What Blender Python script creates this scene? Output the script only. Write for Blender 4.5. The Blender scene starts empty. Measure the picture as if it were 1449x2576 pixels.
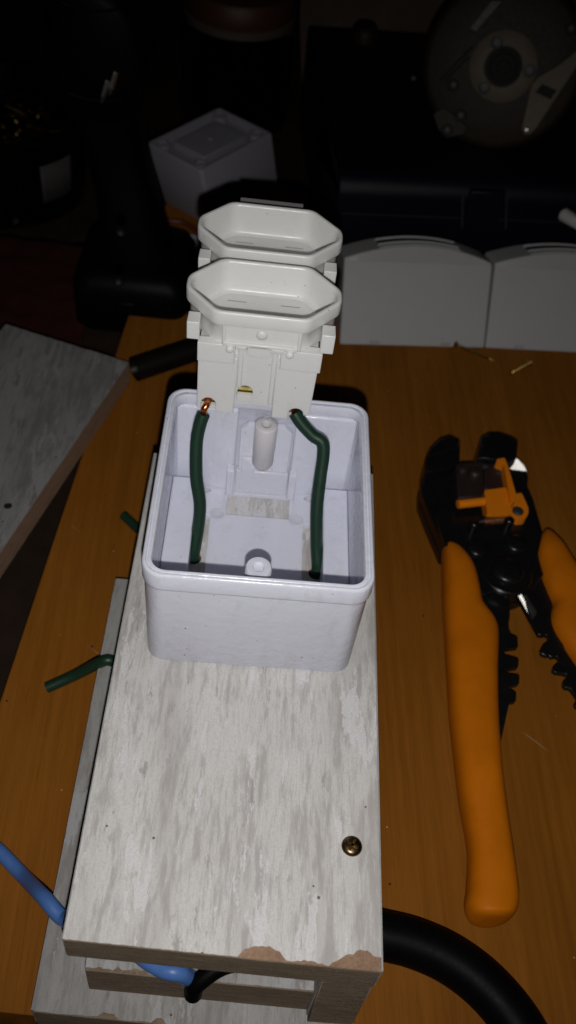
import bpy, bmesh, math, random
from mathutils import Vector, Matrix
from mathutils.geometry import tessellate_polygon
random.seed(7)
S = 0.0009                      # one drawing unit = 0.9 mm
C = bpy.context.scene.collection
sc = bpy.context.scene

# ------------------------------------------------------------------ camera, world, flash, exposure
CAM = Vector((-5.687, -179.168, 294.264))
R = Matrix(((0.99461956, -0.09425238, -0.04299325), (0.04321957, 0.75470054, -0.65464431), (0.09414881, 0.64926388, 0.75471346)))
FPX, CX, CY = 2398.256, 724.5, 1288.0
cd = bpy.data.cameras.new('camera'); cam = bpy.data.objects.new('camera', cd); C.objects.link(cam)
cam.matrix_world = Matrix.Translation(CAM * S) @ R.to_4x4()
cd.sensor_fit = 'VERTICAL'; cd.sensor_height = 36; cd.lens = 36 * FPX / 2576
cd.clip_start = 0.01; cd.clip_end = 50
cd.dof.use_dof = True; cd.dof.focus_distance = 322 * S; cd.dof.aperture_fstop = 15
sc.camera = cam
w = bpy.data.worlds.new('World'); sc.world = w; w.use_nodes = True
w.node_tree.nodes['Background'].inputs[0].default_value = (1.0, 0.72, 0.5, 1)
w.node_tree.nodes['Background'].inputs[1].default_value = 0.0012
ld = bpy.data.lights.new('phone_flash', 'SPOT'); flash = bpy.data.objects.new('phone_flash', ld); C.objects.link(flash)
FL = CAM + R @ Vector((1.0, -18.5, 0.0))
flash.matrix_world = Matrix.Translation(FL * S) @ R.to_4x4() @ Matrix.Rotation(math.radians(-3), 4, 'X')
ld.energy = 2.85; ld.spot_size = math.radians(88); ld.spot_blend = 1.0; ld.shadow_soft_size = 0.0016; ld.color = (1.0, 0.975, 0.94)
sc.view_settings.view_transform = 'Standard'; sc.view_settings.look = 'None'; sc.view_settings.exposure = 0.0; sc.view_settings.gamma = 1.0

# ------------------------------------------------------------------ pixel -> point (photo displayed at 1449 x 2576)
K = 0.628906
def ray(p): return R @ Vector(((p[0] - CX) / FPX, -(p[1] - CY) / FPX, -1.0))
def pz(p, z): d = ray(p); return CAM + d * ((z - CAM.z) / d.z)
def py(p, y): d = ray(p); return CAM + d * ((y - CAM.y) / d.y)
def pd(p, dist): return CAM + ray(p) * dist
def crop(x0, y0, s): return lambda x, y: ((x0 + x / s) * K, (y0 + y / s) * K)
cB = crop(1620, 1700, 2.1184); cC = crop(1700, 2700, 2.399)

# ------------------------------------------------------------------ mesh helpers (drawing units)
class MB:
    def __init__(s): s.v = []; s.f = []
    def add(s, vs, fs):
        n = len(s.v); s.v += [tuple(v) for v in vs]; s.f += [tuple(i + n for i in f) for f in fs]; return s
    def box(s, x0, x1, y0, y1, z0, z1):
        return s.add([(x, y, z) for z in (z0, z1) for y in (y0, y1) for x in (x0, x1)],
                     [(0, 2, 3, 1), (4, 5, 7, 6), (0, 1, 5, 4), (1, 3, 7, 5), (3, 2, 6, 7), (2, 0, 4, 6)])
    def prism(s, poly, a, b, holes=(), ax='z'):
        loops = [list(poly)] + [list(h) for h in holes]
        flat = [p for l in loops for p in l]; n = len(flat)
        m = {'z': lambda p, t: (p[0], p[1], t), 'y': lambda p, t: (p[0], t, p[1]), 'x': lambda p, t: (t, p[0], p[1])}[ax]
        tri = tessellate_polygon([[Vector((p[0], p[1], 0)) for p in l] for l in loops])
        fs = [tuple(t) for t in tri] + [tuple(i + n for i in reversed(t)) for t in tri]
        k = 0
        for l in loops:
            for i in range(len(l)):
                j = (i + 1) % len(l); fs.append((k + i, k + j, k + j + n, k + i + n))
            k += len(l)
        return s.add([m(p, a) for p in flat] + [m(p, b) for p in flat], fs)
    def loft(s, loops, cap0=True, cap1=True):
        n = len(loops[0]); vs = [p for l in loops for p in l]; fs = []
        for k in range(len(loops) - 1):
            for i in range(n):
                j = (i + 1) % n; fs.append((k * n + i, k * n + j, (k + 1) * n + j, (k + 1) * n + i))
        def cap(l, o_):
            c_ = sum((Vector(p) for p in l), Vector()) / n; nn = sum(((Vector(l[i - 1]) - c_).cross(Vector(l[i]) - c_) for i in range(n)), Vector())
            if nn.length < 1e-9: return
            q = nn.normalized().rotation_difference(Vector((0, 0, 1)))
            for t in tessellate_polygon([[Vector(((q @ (Vector(p) - c_)).x, (q @ (Vector(p) - c_)).y, 0)) for p in l]]): fs.append(tuple(i + o_ for i in t))
        if cap0: cap(loops[0], 0)
        if cap1: cap(loops[-1], (len(loops) - 1) * n)
        return s.add(vs, fs)
    def tube(s, path, r, n=12, caps=True):
        path = [Vector(p) for p in path]; m = len(path)
        rs = r if isinstance(r, (list, tuple)) else [r] * m
        T = [(path[min(i + 1, m - 1)] - path[max(i - 1, 0)]).normalized() for i in range(m)]
        u = T[0].orthogonal().normalized(); loops = []
        for i in range(m):
            u = (u - T[i] * u.dot(T[i])).normalized(); b = T[i].cross(u)
            loops.append([path[i] + (u * math.cos(2 * math.pi * k / n) + b * math.sin(2 * math.pi * k / n)) * rs[i] for k in range(n)])
        return s.loft(loops, caps, caps)
    def lathe(s, prof, o=(0, 0, 0), axis=(0, 0, 1), n=24):
        a = Vector(axis).normalized(); u = a.orthogonal().normalized(); b = a.cross(u); o = Vector(o)
        loops = [[o + a * h + (u * math.cos(2 * math.pi * k / n) + b * math.sin(2 * math.pi * k / n)) * r for k in range(n)] for r, h in prof]
        return s.loft(loops, True, True)
    def shift(s, o):
        s.v = [(x - o[0], y - o[1], z - o[2]) for x, y, z in s.v]; return s

def obj(name, mb, m, parent=None, smooth=None, bevel=0, seg=2, label=None, kind=None):
    me = bpy.data.meshes.new(name); me.from_pydata([(x * S, y * S, z * S) for x, y, z in mb.v], [], mb.f)
    b = bmesh.new(); b.from_mesh(me); bmesh.ops.remove_doubles(b, verts=b.verts, dist=1e-7); bmesh.ops.recalc_face_normals(b, faces=b.faces); b.to_mesh(me); b.free()
    me.materials.append(m)
    o = bpy.data.objects.new(name, me); C.objects.link(o)
    if parent: o.parent = parent
    if bevel:
        md = o.modifiers.new('bevel', 'BEVEL'); md.width = bevel * S; md.segments = seg; md.limit_method = 'ANGLE'; md.angle_limit = math.radians(40)
        smooth = 40 if smooth is None else smooth
    if smooth:
        for p in me.polygons: p.use_smooth = True
        try: me.set_sharp_from_angle(angle=math.radians(smooth))
        except Exception: pass
    if label: o['label'] = label
    if kind: o['kind'] = kind
    return o
def thing(name, label, cat, loc=(0, 0, 0), rz=0.0, group=None, rot=None):
    o = bpy.data.objects.new(name, None); C.objects.link(o); o.empty_display_size = 0.01
    o.location = Vector(loc) * S; o.rotation_euler = rot or (0, 0, rz); o['label'] = label; o['category'] = cat
    if group: o['group'] = group
    return o
def tag(o, label, cat, group=None):
    o['label'] = label; o['category'] = cat
    if group: o['group'] = group
    return o
def rr(x0, x1, y0, y1, r, n=5):
    out = []
    for cx, cy, a0 in ((x1 - r, y0 + r, -90), (x1 - r, y1 - r, 0), (x0 + r, y1 - r, 90), (x0 + r, y0 + r, 180)):
        for k in range(n + 1):
            a = math.radians(a0 + 90 * k / n); out.append((cx + r * math.cos(a), cy + r * math.sin(a)))
    return out
def circ(cx, cy, r, n=16): return [(cx + r * math.cos(2 * math.pi * k / n), cy + r * math.sin(2 * math.pi * k / n)) for k in range(n)]
def at_z(poly, z): return [(p[0], p[1], z) for p in poly]
def roundpoly(poly, r, n=4):
    out = []; m = len(poly)
    for i in range(m):
        p = Vector(poly[i]); a = Vector(poly[i - 1]) - p; b = Vector(poly[(i + 1) % m]) - p
        k = min(r, a.length * .45, b.length * .45); s = p + a.normalized() * k; e = p + b.normalized() * k
        for j in range(n + 1):
            t = j / n; out.append(tuple(s * (1 - t) ** 2 + p * 2 * t * (1 - t) + e * t * t))
    return out
def area(poly): return sum(poly[i - 1][0] * poly[i][1] - poly[i][0] * poly[i - 1][1] for i in range(len(poly))) / 2
def inset(poly, d):
    sg = 1 if area(poly) > 0 else -1; out = []; m = len(poly)
    for i in range(m):
        p = Vector(poly[i]); a = (p - Vector(poly[i - 1])); b = (Vector(poly[(i + 1) % m]) - p)
        na = Vector((-a.y, a.x)).normalized() if a.length > 1e-6 else Vector((0, 0)); nb = Vector((-b.y, b.x)).normalized() if b.length > 1e-6 else Vector((0, 0))
        n = (na + nb); n = n.normalized() if n.length > 1e-6 else na
        c = max(.5, n.dot(na)); out.append(tuple(p + n * (d * sg / c)))
    return out
def spline(pts, k=6, closed=False):
    pts = [Vector(p) for p in pts]; m = len(pts); out = []
    g = (lambda i: pts[i % m]) if closed else (lambda i: pts[max(0, min(m - 1, i))])
    for i in range(m if closed else m - 1):
        a, b, c, d = g(i - 1), g(i), g(i + 1), g(i + 2)
        for j in range(k):
            t = j / k; out.append(b * 1.0 + (c - a) * (t * .5) + (a * 2 - b * 5 + c * 4 - d) * (.5 * t * t) + (b * 3 - a - c * 3 + d) * (.5 * t ** 3))
    if not closed: out.append(pts[-1])
    return out

# ------------------------------------------------------------------ materials
class N:
    def __init__(s, name):
        s.m = bpy.data.materials.new(name); s.m.use_nodes = True; s.t = s.m.node_tree; s.b = s.t.nodes['Principled BSDF']
        s.tc = s.t.nodes.new('ShaderNodeTexCoord')
    def node(s, ty, **kw):
        n = s.t.nodes.new(ty)
        for k, v in kw.items(): setattr(n, k, v)
        return n
    def link(s, a, b): s.t.links.new(a, b)
    def coords(s, sc_=(1, 1, 1), rot=(0, 0, 0), loc=(0, 0, 0)):
        src = s.tc.outputs['Object']
        if any(rot):
            m0 = s.node('ShaderNodeMapping'); m0.inputs['Rotation'].default_value = rot; s.link(src, m0.inputs['Vector']); src = m0.outputs[0]
        mp = s.node('ShaderNodeMapping'); mp.inputs['Scale'].default_value = [c / S for c in sc_]; mp.inputs['Location'].default_value = loc
        s.link(src, mp.inputs['Vector']); return mp.outputs[0]
    def noise(s, sc_, detail=3, rough=.55, dist=0, **k):
        n = s.node('ShaderNodeTexNoise'); n.inputs['Scale'].default_value = 1; n.inputs['Detail'].default_value = detail; n.inputs['Roughness'].default_value = rough; n.inputs['Distortion'].default_value = dist
        s.link(s.coords(sc_, **k), n.inputs['Vector']); return n.outputs['Fac']
    def ramp(s, fac, stops, interp='LINEAR'):
        r = s.node('ShaderNodeValToRGB'); e = r.color_ramp.elements; r.color_ramp.interpolation = interp
        while len(e) < len(stops): e.new(.5)
        for i, (p, c) in enumerate(stops):
            e[i].position = p; c = c if isinstance(c, (tuple, list)) else (c, c, c); e[i].color = (*c, 1)
        s.link(fac, r.inputs[0]); return r.outputs[0]
    def mix(s, fac, a, b, mode='MIX'):
        n = s.node('ShaderNodeMix', data_type='RGBA', blend_type=mode)
        for sock, v in ((n.inputs[0], fac), (n.inputs[6], a), (n.inputs[7], b)):
            if hasattr(v, 'links') or hasattr(v, 'is_linked'): s.link(v, sock)
            elif isinstance(v, (int, float)): sock.default_value = v
            else: sock.default_value = (*v, 1)
        return n.outputs[2]
    def math(s, op, a, b=0.0):
        n = s.node('ShaderNodeMath', operation=op)
        for sock, v in ((n.inputs[0], a), (n.inputs[1], b)):
            if isinstance(v, (int, float)): sock.default_value = v
            else: s.link(v, sock)
        return n.outputs[0]
    def specks(s, scale, size, density, off=(0, 0, 0)):
        v = s.node('ShaderNodeTexVoronoi'); v.inputs['Scale'].default_value = 1; s.link(s.coords((scale,) * 3, loc=off), v.inputs['Vector'])
        sep = s.node('ShaderNodeSeparateColor'); s.link(v.outputs['Color'], sep.inputs[0])
        near = s.math('LESS_THAN', v.outputs['Distance'], size); pick = s.math('LESS_THAN', sep.outputs[0], density)
        return s.math('MULTIPLY', near, pick)
    def done(s, col, rough=.5, bump=None, bstr=.2, bdist=.2, metallic=0, spec=.5):
        b = s.b
        if isinstance(col, tuple): b.inputs['Base Color'].default_value = (*col, 1)
        else: s.link(col, b.inputs['Base Color'])
        if isinstance(rough, (int, float)): b.inputs['Roughness'].default_value = rough
        else: s.link(rough, b.inputs['Roughness'])
        b.inputs['Metallic'].default_value = metallic; b.inputs['Specular IOR Level'].default_value = spec
        if bump is not None:
            n = s.node('ShaderNodeBump'); n.inputs['Strength'].default_value = bstr; n.inputs['Distance'].default_value = bdist * S
            s.link(bump, n.inputs['Height']); s.link(n.outputs[0], b.inputs['Normal'])
        return s.m
def plain(name, c, rough=.5, metallic=0, var=.12, scale=.3, spec=.5, bstr=.05, bump=True, speck=None):
    n = N(name); f = n.noise((scale,) * 3, 4)
    col = n.mix(f, tuple(x * (1 - var) for x in c), tuple(min(1, x * (1 + var)) for x in c))
    if speck: col = n.mix(n.specks(.45, .13, speck), col, (.1, .085, .07))
    ro = n.math('ADD', n.math('MULTIPLY', n.noise((scale * 2,) * 3, 3), .2), rough - .1)
    return n.done(col, ro, n.noise((scale * 8,) * 3, 2) if bump else None, bstr, .2, metallic, spec)

def laminate(name, tint=1.0, off=(0, 0, 0)):
    n = N(name)
    broad = n.noise((.05, .012, .03), 4, .55, .1, loc=off); fl = n.noise((.34, .05, .2), 8, .72, .12, loc=off); fl2 = n.noise((.75, .10, .3), 6, .7, .1, loc=(off[0] + 5, off[1] + 9, 1)); fine = n.noise((2.2, .14, .6), 4, .65, 0, loc=off)
    base = n.ramp(broad, [(.35, (.47, .45, .44)), (.5, (.57, .56, .55)), (.66, (.62, .61, .60))])
    dens = n.math('ADD', fl, n.math('MULTIPLY', n.math('SUBTRACT', broad, .5), -.35))
    base = n.mix(n.ramp(dens, [(.48, 0.0), (.58, .62), (.70, .8)]), base, (.335, .31, .30))
    base = n.mix(n.ramp(fl2, [(.53, 0.0), (.64, .36)]), base, (.36, .335, .325))
    base = n.mix(n.ramp(fine, [(.36, .42), (.46, 0.0)]), base, (.38, .36, .35))
    patch = n.noise((.14, .035, .1), 6, .75, .3, loc=(off[0] + 31, off[1] + 7, 3))
    base = n.mix(n.ramp(patch, [(.61, 0.0), (.645, .65)]), base, (.27, .25, .25))
    base = n.mix(n.ramp(n.noise((.12, .024, .1), 6, .72, .3, loc=(off[0] + 11, off[1] + 60, 9)), [(.585, 0.0), (.592, .8)]), base, (.65, .645, .665))
    wv = n.math('MULTIPLY', n.noise((2.6, .9, 1), 1, .5), n.noise((.9, 2.6, 1), 1, .5))
    base = n.mix(n.ramp(wv, [(.17, .3), (.27, 0.0)]), base, (.40, .39, .38))
    base = n.mix(n.specks(.12, .06, .3, off), base, (.16, .13, .11))
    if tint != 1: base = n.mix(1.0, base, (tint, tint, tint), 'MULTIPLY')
    return n.done(base, .55, wv, .25, .15, spec=.3)
def mdf(name, c1, c2):
    n = N(name); g = n.noise((1.1, 1.1, 1.6), 5, .7); l = n.noise((.12, .12, .9), 3)
    col = n.ramp(n.math('ADD', n.math('MULTIPLY', g, .55), n.math('MULTIPLY', l, .45)), [(.36, c1), (.62, c2)])
    return n.done(col, .92, g, .6, .6, spec=.1)
def veneer():
    n = N('orange_veneer'); r = (0, 0, math.radians(-3))
    grain = n.noise((.30, .008, .1), 5, .6, .25, rot=r); fib = n.noise((2.2, .06, 1), 4, .65, rot=r); br = n.noise((.02, .006, .02), 3)
    col = n.ramp(n.math('ADD', n.math('MULTIPLY', grain, .55), n.math('MULTIPLY', br, .45)), [(.35, (.18, .062, .0065)), (.5, (.225, .080, .009)), (.66, (.27, .100, .013))])
    col = n.mix(n.ramp(fib, [(.34, .34), (.52, 0.0)]), col, (.12, .038, .004))
    scr = n.noise((.018, .42, .1), 2, .4, 0, rot=(0, 0, math.radians(38)), loc=(4, 2, 0)); cut = n.noise((.03, .03, .03), 2, loc=(9, 1, 2))
    col = n.mix(n.math('MULTIPLY', n.ramp(scr, [(.748, 0.0), (.775, .32)]), n.ramp(cut, [(.52, 0.0), (.58, 1.0)])), col, (.42, .33, .2))
    col = n.mix(n.specks(.10, .05, .35), col, (.03, .018, .01)); col = n.mix(n.specks(.13, .035, .22, (5, 5, 5)), col, (.5, .42, .3))
    return n.done(col, n.ramp(fib, [(.3, .62), (.7, .48)]), fib, .25, .12, spec=.08)
def white_plastic(name, c, grime=.35, rough=.3, speck=.05, wav=0):
    n = N(name); col = n.mix(n.noise((.06,) * 3, 3), tuple(x * .95 for x in c), c)
    g = n.noise((.13, .13, .06), 5, .7, .3); col = n.mix(n.ramp(g, [(.56, 0.0), (.72, grime)]), col, (.34, .29, .26))
    col = n.mix(n.specks(.22, .07, speck), col, (.1, .07, .05)); col = n.mix(n.specks(.5, .12, speck * .7, (3, 1, 2)), col, (.3, .24, .2))
    ro = n.ramp(n.noise((.2,) * 3, 4), [(.3, rough - .06), (.7, rough + .14)])
    n.b.inputs['Subsurface Weight'].default_value = .3; n.b.inputs['Subsurface Radius'].default_value = (1.0, .95, .95); n.b.inputs['Subsurface Scale'].default_value = .0028
    if wav: return n.done(col, ro, n.noise((.28,) * 3, 4, .6), wav, 1.2, spec=.5)
    return n.done(col, ro, n.noise((1.6,) * 3, 3), .06, .15, spec=.45)

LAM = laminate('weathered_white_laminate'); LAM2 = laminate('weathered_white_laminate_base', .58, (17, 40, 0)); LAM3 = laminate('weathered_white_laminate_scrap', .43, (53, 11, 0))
MDF = mdf('raw_fibreboard', (.14, .102, .07), (.26, .20, .145)); MDFR = mdf('torn_fibreboard', (.21, .13, .085), (.34, .225, .155))
VEN = veneer()
BOXW = white_plastic('cool_white_plastic', (.70, .715, .825), .22, .15, .08, .22)
MODW = white_plastic('warm_white_plastic', (.765, .772, .768), .08, .3, .05)
POSTW = white_plastic('dusty_pinkish_plastic', (.64, .62, .65), .55, .4, .2)
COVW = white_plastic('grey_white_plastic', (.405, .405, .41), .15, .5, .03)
COVD = plain('grey_plastic_edge', (.30, .29, .30), .6)
GREEN = plain('green_insulation', (.0085, .032, .018), .42, var=.25, scale=.4, spec=.4)
BLUE = plain('blue_insulation', (.07, .16, .42), .4, var=.12, scale=.3, spec=.4)
COPPER = plain('copper', (.72, .26, .10), .28, 1.0, var=.2)
BRASS = plain('tarnished_brass', (.42, .34, .12), .25, 1.0, var=.5, scale=.8)
SCREWM = plain('bronzed_screw_steel', (.15, .10, .055), .32, 1.0, var=.5, scale=.8)
GOLD = plain('yellow_zinc', (.55, .36, .10), .3, 1.0, var=.3)
DGOLD = plain('dimmed_screw_zinc', (.14, .085, .03), .35, 1.0, var=.5)  # darker copy of the zinc; the dim background is put into its colour
RUB = plain('black_rubber', (.0022, .0019, .0021), .5, var=.3, spec=.06)
PVC = plain('dark_pvc', (.006, .0042, .0036), .45, var=.3, spec=.2)
BLK = plain('black_steel', (.006, .006, .0065), .3, var=.3, scale=.2, spec=.45)
BLKD = plain('dark_brown_plastic', (.022, .012, .011), .5, var=.3)
STEEL = plain('bright_steel', (.66, .64, .61), .36, 1.0, var=.3, scale=1.5, bstr=.35)
GRIP = plain('yellow_grip', (.49, .132, .002), .5, var=.2, scale=.07, spec=.14, bstr=.2, speck=.012)
ORNG = plain('orange_plastic', (.72, .20, .006), .42, var=.08, spec=.25)
NAVY = plain('navy_hammered_paint', (.003, .0035, .008), .38, var=.4, scale=.6, spec=.22, bstr=.6)
BENCH = plain('dark_bench_wood', (.022, .013, .009), .8, var=.6, scale=.05, spec=.1, speck=.02)
DRILL = plain('navy_black_plastic', (.0016, .0016, .003), .5, var=.3, spec=.1)
DUST = plain('sawdust_brown_metal', (.013, .0065, .0016), .6, var=.6, scale=.25, spec=.3)
RING = plain('dull_cast_ring', (.10, .08, .058), .6, var=.25, scale=.2, spec=.3)
GREYM = plain('dull_grey_metal', (.028, .028, .028), .5, var=.3, spec=.4)
PINK = plain('dusty_pink_board', (.085, .06, .05), .9, var=.5, scale=.03, spec=.1)
LID = plain('brown_orange_lid', (.055, .016, .006), .55, var=.3)
LIDR = plain('pale_lid_rim', (.07, .05, .04), .6)
RED = plain('faded_red_cloth', (.035, .010, .008), .95, var=.6, scale=.06, spec=.05)
PAPER = plain('paper_label', (.05, .045, .045), .8, var=.3, scale=.15)
REDW = plain('red_brown_insulation', (.10, .022, .010), .5)
WHT = plain('white_pvc', (.5, .5, .5), .4)
DARKH = plain('dark_hole', (.004, .004, .004), .8)  # near-black colour standing for shade inside holes, slots, seams; also colours the spindle
def glass(name, c, alpha_rough=.04):
    n = N(name); n.b.inputs['Transmission Weight'].default_value = 1; n.b.inputs['IOR'].default_value = 1.3
    col = n.mix(n.noise((.1,) * 3, 2), tuple(x * .9 for x in c), c); return n.done(col, alpha_rough)
GLASS = glass('jar_glass', (.55, .62, .58)); CLEAR = glass('clear_plastic', (.5, .56, .52), .12)

# ------------------------------------------------------------------ the setting
TZ = -73.0; BZ = -88.0
o = obj('workbench', MB().box(-1500, 1500, -600, 1500, BZ - 40, BZ), BENCH, kind='structure')
ex = lambda y: -102.8 + .0515 * y
tt = obj('table_top', MB().prism([(ex(-98), -97.8), (900, -129), (900, 432), (ex(444), 444)], BZ, TZ), VEN, kind='structure', bevel=.5)
tt['label'] = 'orange brown veneered table panel with fine wood grain'

# ------------------------------------------------------------------ wooden enclosure
XL, XR, YF, YB = -46.9, 46.0, -96.2, 102.0
FA = -.027
fy = lambda x: YF + FA * x
enc = thing('wooden_enclosure', 'white laminated wooden enclosure with chipped front edge carrying the open junction box', 'enclosure', (0, 0, TZ))
def E(mb): return mb.shift((0, 0, TZ))
holes = [circ(-24.4, 47.9, 2.9, 14), circ(23.2, 45.9, 2.9, 14)]
tb = obj('top_board', E(MB().prism([(XL, fy(XL)), (XR, fy(XR)), (XR, YB), (XL, YB)], -15.6, -.35, holes)), MDF, enc, bevel=.25, seg=1)
# laminate sheet with torn front edge
fx = [XL + (XR - XL) * k / 90 for k in range(91)]
def torn(x):
    t = (x - XL) / (XR - XL); j = random.uniform(-.12, .22)
    d = 0.25 + j * .6
    if .545 < t < .70: d += 3.6 * math.sin(math.pi * (t - .545) / .155) ** .6 + random.uniform(-.5, .5)
    if .70 <= t < .83: d += .9 * (1 - abs(t - .76) / .08) + random.uniform(-.2, .3)
    if .83 <= t: d += 5.4 * min(1, (t - .83) / .11) ** .75 + random.uniform(-.5, .5) - (1.0 if t > .97 else 0)
    return max(.05, d)
front = [(x, fy(x) + torn(x)) for x in fx]
obj('laminate', E(MB().prism(front + [(XR, YB), (XL, YB)], -.35, 0, holes)), LAM, tb, smooth=20)
tr = [(x, fy(x) + .15) for x in fx if (x - XL) / (XR - XL) > .53]
obj('torn_edge', E(MB().prism([(x, y + random.uniform(0, .1)) for x, y in tr] + [(XR - .3, fy(XR) + 7), (tr[0][0], fy(tr[0][0]) + 6)], -.36, -.12)), MDFR, tb, label='torn reddish brown fibreboard where the laminate chipped off')
obj('edge_band', E(MB().box(XR, XR + .55, fy(XR) + .4, YB, -15.8, -.1)), LAM2, tb)
obj('edge_band', E(MB().box(XL - .4, XL, fy(XL) + .4, YB, -15.8, -.15)), LAM2, tb)
BT = -57.0
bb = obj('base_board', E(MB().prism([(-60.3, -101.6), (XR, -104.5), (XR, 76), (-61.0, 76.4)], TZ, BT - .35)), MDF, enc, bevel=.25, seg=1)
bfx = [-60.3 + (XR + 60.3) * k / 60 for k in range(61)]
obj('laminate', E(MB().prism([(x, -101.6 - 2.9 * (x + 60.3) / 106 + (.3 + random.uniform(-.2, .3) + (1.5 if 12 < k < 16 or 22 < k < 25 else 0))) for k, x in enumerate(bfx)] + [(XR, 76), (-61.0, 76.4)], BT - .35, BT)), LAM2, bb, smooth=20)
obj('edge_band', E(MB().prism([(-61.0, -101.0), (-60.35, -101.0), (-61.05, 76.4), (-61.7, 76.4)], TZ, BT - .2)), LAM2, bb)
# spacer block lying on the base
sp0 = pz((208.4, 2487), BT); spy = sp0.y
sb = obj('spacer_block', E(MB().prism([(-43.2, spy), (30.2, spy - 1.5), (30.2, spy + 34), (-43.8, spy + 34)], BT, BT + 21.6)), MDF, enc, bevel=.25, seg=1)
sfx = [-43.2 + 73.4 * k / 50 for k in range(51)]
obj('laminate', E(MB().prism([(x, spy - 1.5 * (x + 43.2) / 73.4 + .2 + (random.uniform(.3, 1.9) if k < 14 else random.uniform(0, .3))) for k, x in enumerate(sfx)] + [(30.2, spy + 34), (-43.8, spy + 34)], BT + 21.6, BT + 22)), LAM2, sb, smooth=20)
# side panel with a hole for the black cable
CAB = pz((960, 2352), TZ + 9)
sd = obj('side_panel', E(MB().prism([(fy(38) - 1.5, BT), (YB, BT), (YB, -15.62), (fy(38) + .2, -15.62)], XR - 15.5, XR - .2, [], 'x')), MDF, enc, bevel=.25, seg=1)
obj('laminate', E(MB().prism([(fy(38) + .6, BT), (YB, BT), (YB, -15.7), (fy(38) + .9, -15.7)], XR - 15.9, XR - 15.5, [], 'x')), LAM2, sd)
obj('laminate', E(MB().prism([(fy(38) + .2, BT), (YB, BT), (YB, -15.85), (fy(38) + .6, -15.85)], XR - .2, XR + .3, [], 'x')), LAM2, sd)
# screw in the top board
s0 = pz((885, 2129), 0)
sr = obj('screw', E(MB().lathe([(2.9, -.3), (3.35, .15), (3.1, .8), (2.2, 1.25), (.9, 1.45)], (s0.x, s0.y, 0), n=26)), SCREWM, enc, smooth=50, label='bronzed pan head screw holding down the top board')
sl = MB()
for a in (math.radians(62), math.radians(-28)):
    d = Vector((math.cos(a), math.sin(a))); nn = Vector((-d.y, d.x)) * .42; c0 = Vector((s0.x, s0.y))
    ps = [c0 + d * 2.0 + nn, c0 - d * 2.0 + nn, c0 - d * 2.0 - nn, c0 + d * 2.0 - nn]
    sl.prism([tuple(p) for p in ps], 1.15, 1.52)
obj('cross_slot', E(sl), GOLD, sr)

# ------------------------------------------------------------------ junction box
JB = thing('junction_box', 'open cool white plastic junction box with wires, screwed on the laminated board', 'junction box', (0, 0, 0), .015)
W, D, H = 37.5, 88.0, 52.0
def ring(i, z, r, n=6): return at_z(rr(-W + i, W - i, i, D - i, r, n), z)
loops = [ring(2.4, 0.02, 5.2), ring(1.6, .35, 5.8), ring(1.05, 1.4, 6.2), ring(.75, 43.2, 6.6), ring(.7, 43.9, 6.6), ring(.1, 44.3, 6.9), ring(0, 45, 7), ring(0, 51.0, 7), ring(.2, 51.6, 6.8), ring(.6, 52, 6.5), ring(1.15, 52, 6.1), ring(1.35, 51.2, 6), ring(1.75, 51.1, 5.8), ring(2.0, 51.5, 5.6), ring(2.9, 51.5, 5), ring(3.15, 51.0, 4.8), ring(3.2, 47.2, 4.8), ring(2.9, 46.6, 4.8), ring(2.3, 45.8, 5), ring(2.2, 8, 5), ring(2.6, 4, 4.6), ring(4.0, 2.0, 3.8)]
obj('shell', MB().loft(loops, False, False), BOXW, JB, smooth=60)
kh = lambda cx, s: [(cx + s * x, 82 + y) for x, y in ((2.6, 0), (1.9, 1.3), (.2, 1.8), (-1.8, 1.2), (-2.4, 0), (-1.6, -1.3), (.6, -1.5))]
fl_h = [[(-25, 20), (-19, 20), (-19, 68.6), (-25, 68.6)], [(18.2, 20), (25.4, 20), (25.4, 68.2), (18.2, 68.2)], [(-13, 70.2), (12.5, 70.2), (12.5, 82.0), (-13, 82.0)],
        kh(-22.4, 1), kh(20.8, -1)]
fl = obj('floor', MB().prism(rr(-W + 2.4, W - 2.4, 2.4, D - 2.4, 6.5, 4), .05, 2.0, fl_h), BOXW, JB)
for x in (-16.2, 15.4): obj('boss_ring', MB().lathe([(2.9, 1.9), (2.9, 2.15), (2.6, 2.3), (2.4, 2.2)], (x, 70.2 - .2, 0), n=22), BOXW, fl, smooth=40)
for x0, x1 in ((-35.2, -25.0), (25.4, 35.2)):
    obj('side_ledge', MB().box(x0, x1, 4.0, 80.2, 1.6, 11.6), BOXW, JB, bevel=.7, seg=3)
    obj('wall_rib', MB().box(x0, x1, 84.6, 85.8, 2, 5.0), BOXW, JB, bevel=.3)
for x0, x1 in ((-34.6, -11.0), (11.2, 34.6)): obj('back_pad', MB().box(x0, x1, 83.9, 86.2, 2, 46.5), BOXW, JB, bevel=.9, seg=3)
obj('back_plate', MB().prism([(-9.6, 15), (10.2, 15), (10.2, 37), (7.2, 40), (-6.8, 40), (-9.6, 37.2)], 83.3, 85.5, [], 'y'), BOXW, JB, bevel=.2)
obj('knockout', MB().box(-10.3, 10.6, 82.7, 84.8, 2.2, 15.0), BOXW, JB, bevel=.2)
for x in (-12.4, 12.6): obj('wall_rib', MB().box(x - 1.5, x + 1.5, 80.6, 84.6, 2, 16.5), BOXW, JB, bevel=.4)
for sx in (-14.4, 14.4): obj('floor_rib', MB().box(sx - .3, sx + .3, 71, 82, 2, 2.7), BOXW, JB)
obj('small_tab', MB().box(-8.2, -3.2, 82.6, 84, 14.5, 22.5), BOXW, JB, bevel=.2)
p = obj('screw_post', MB().lathe([(1.2, 21.0), (3.0, 21.8), (4.1, 24.0), (4.2, 31), (4.28, 31.3), (4.35, 44.0), (4.0, 44.4), (1.9, 44.4), (1.7, 43.9), (1.6, 40)], (-.2, 80.0, 0), n=28), POSTW, JB, smooth=50)
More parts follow.
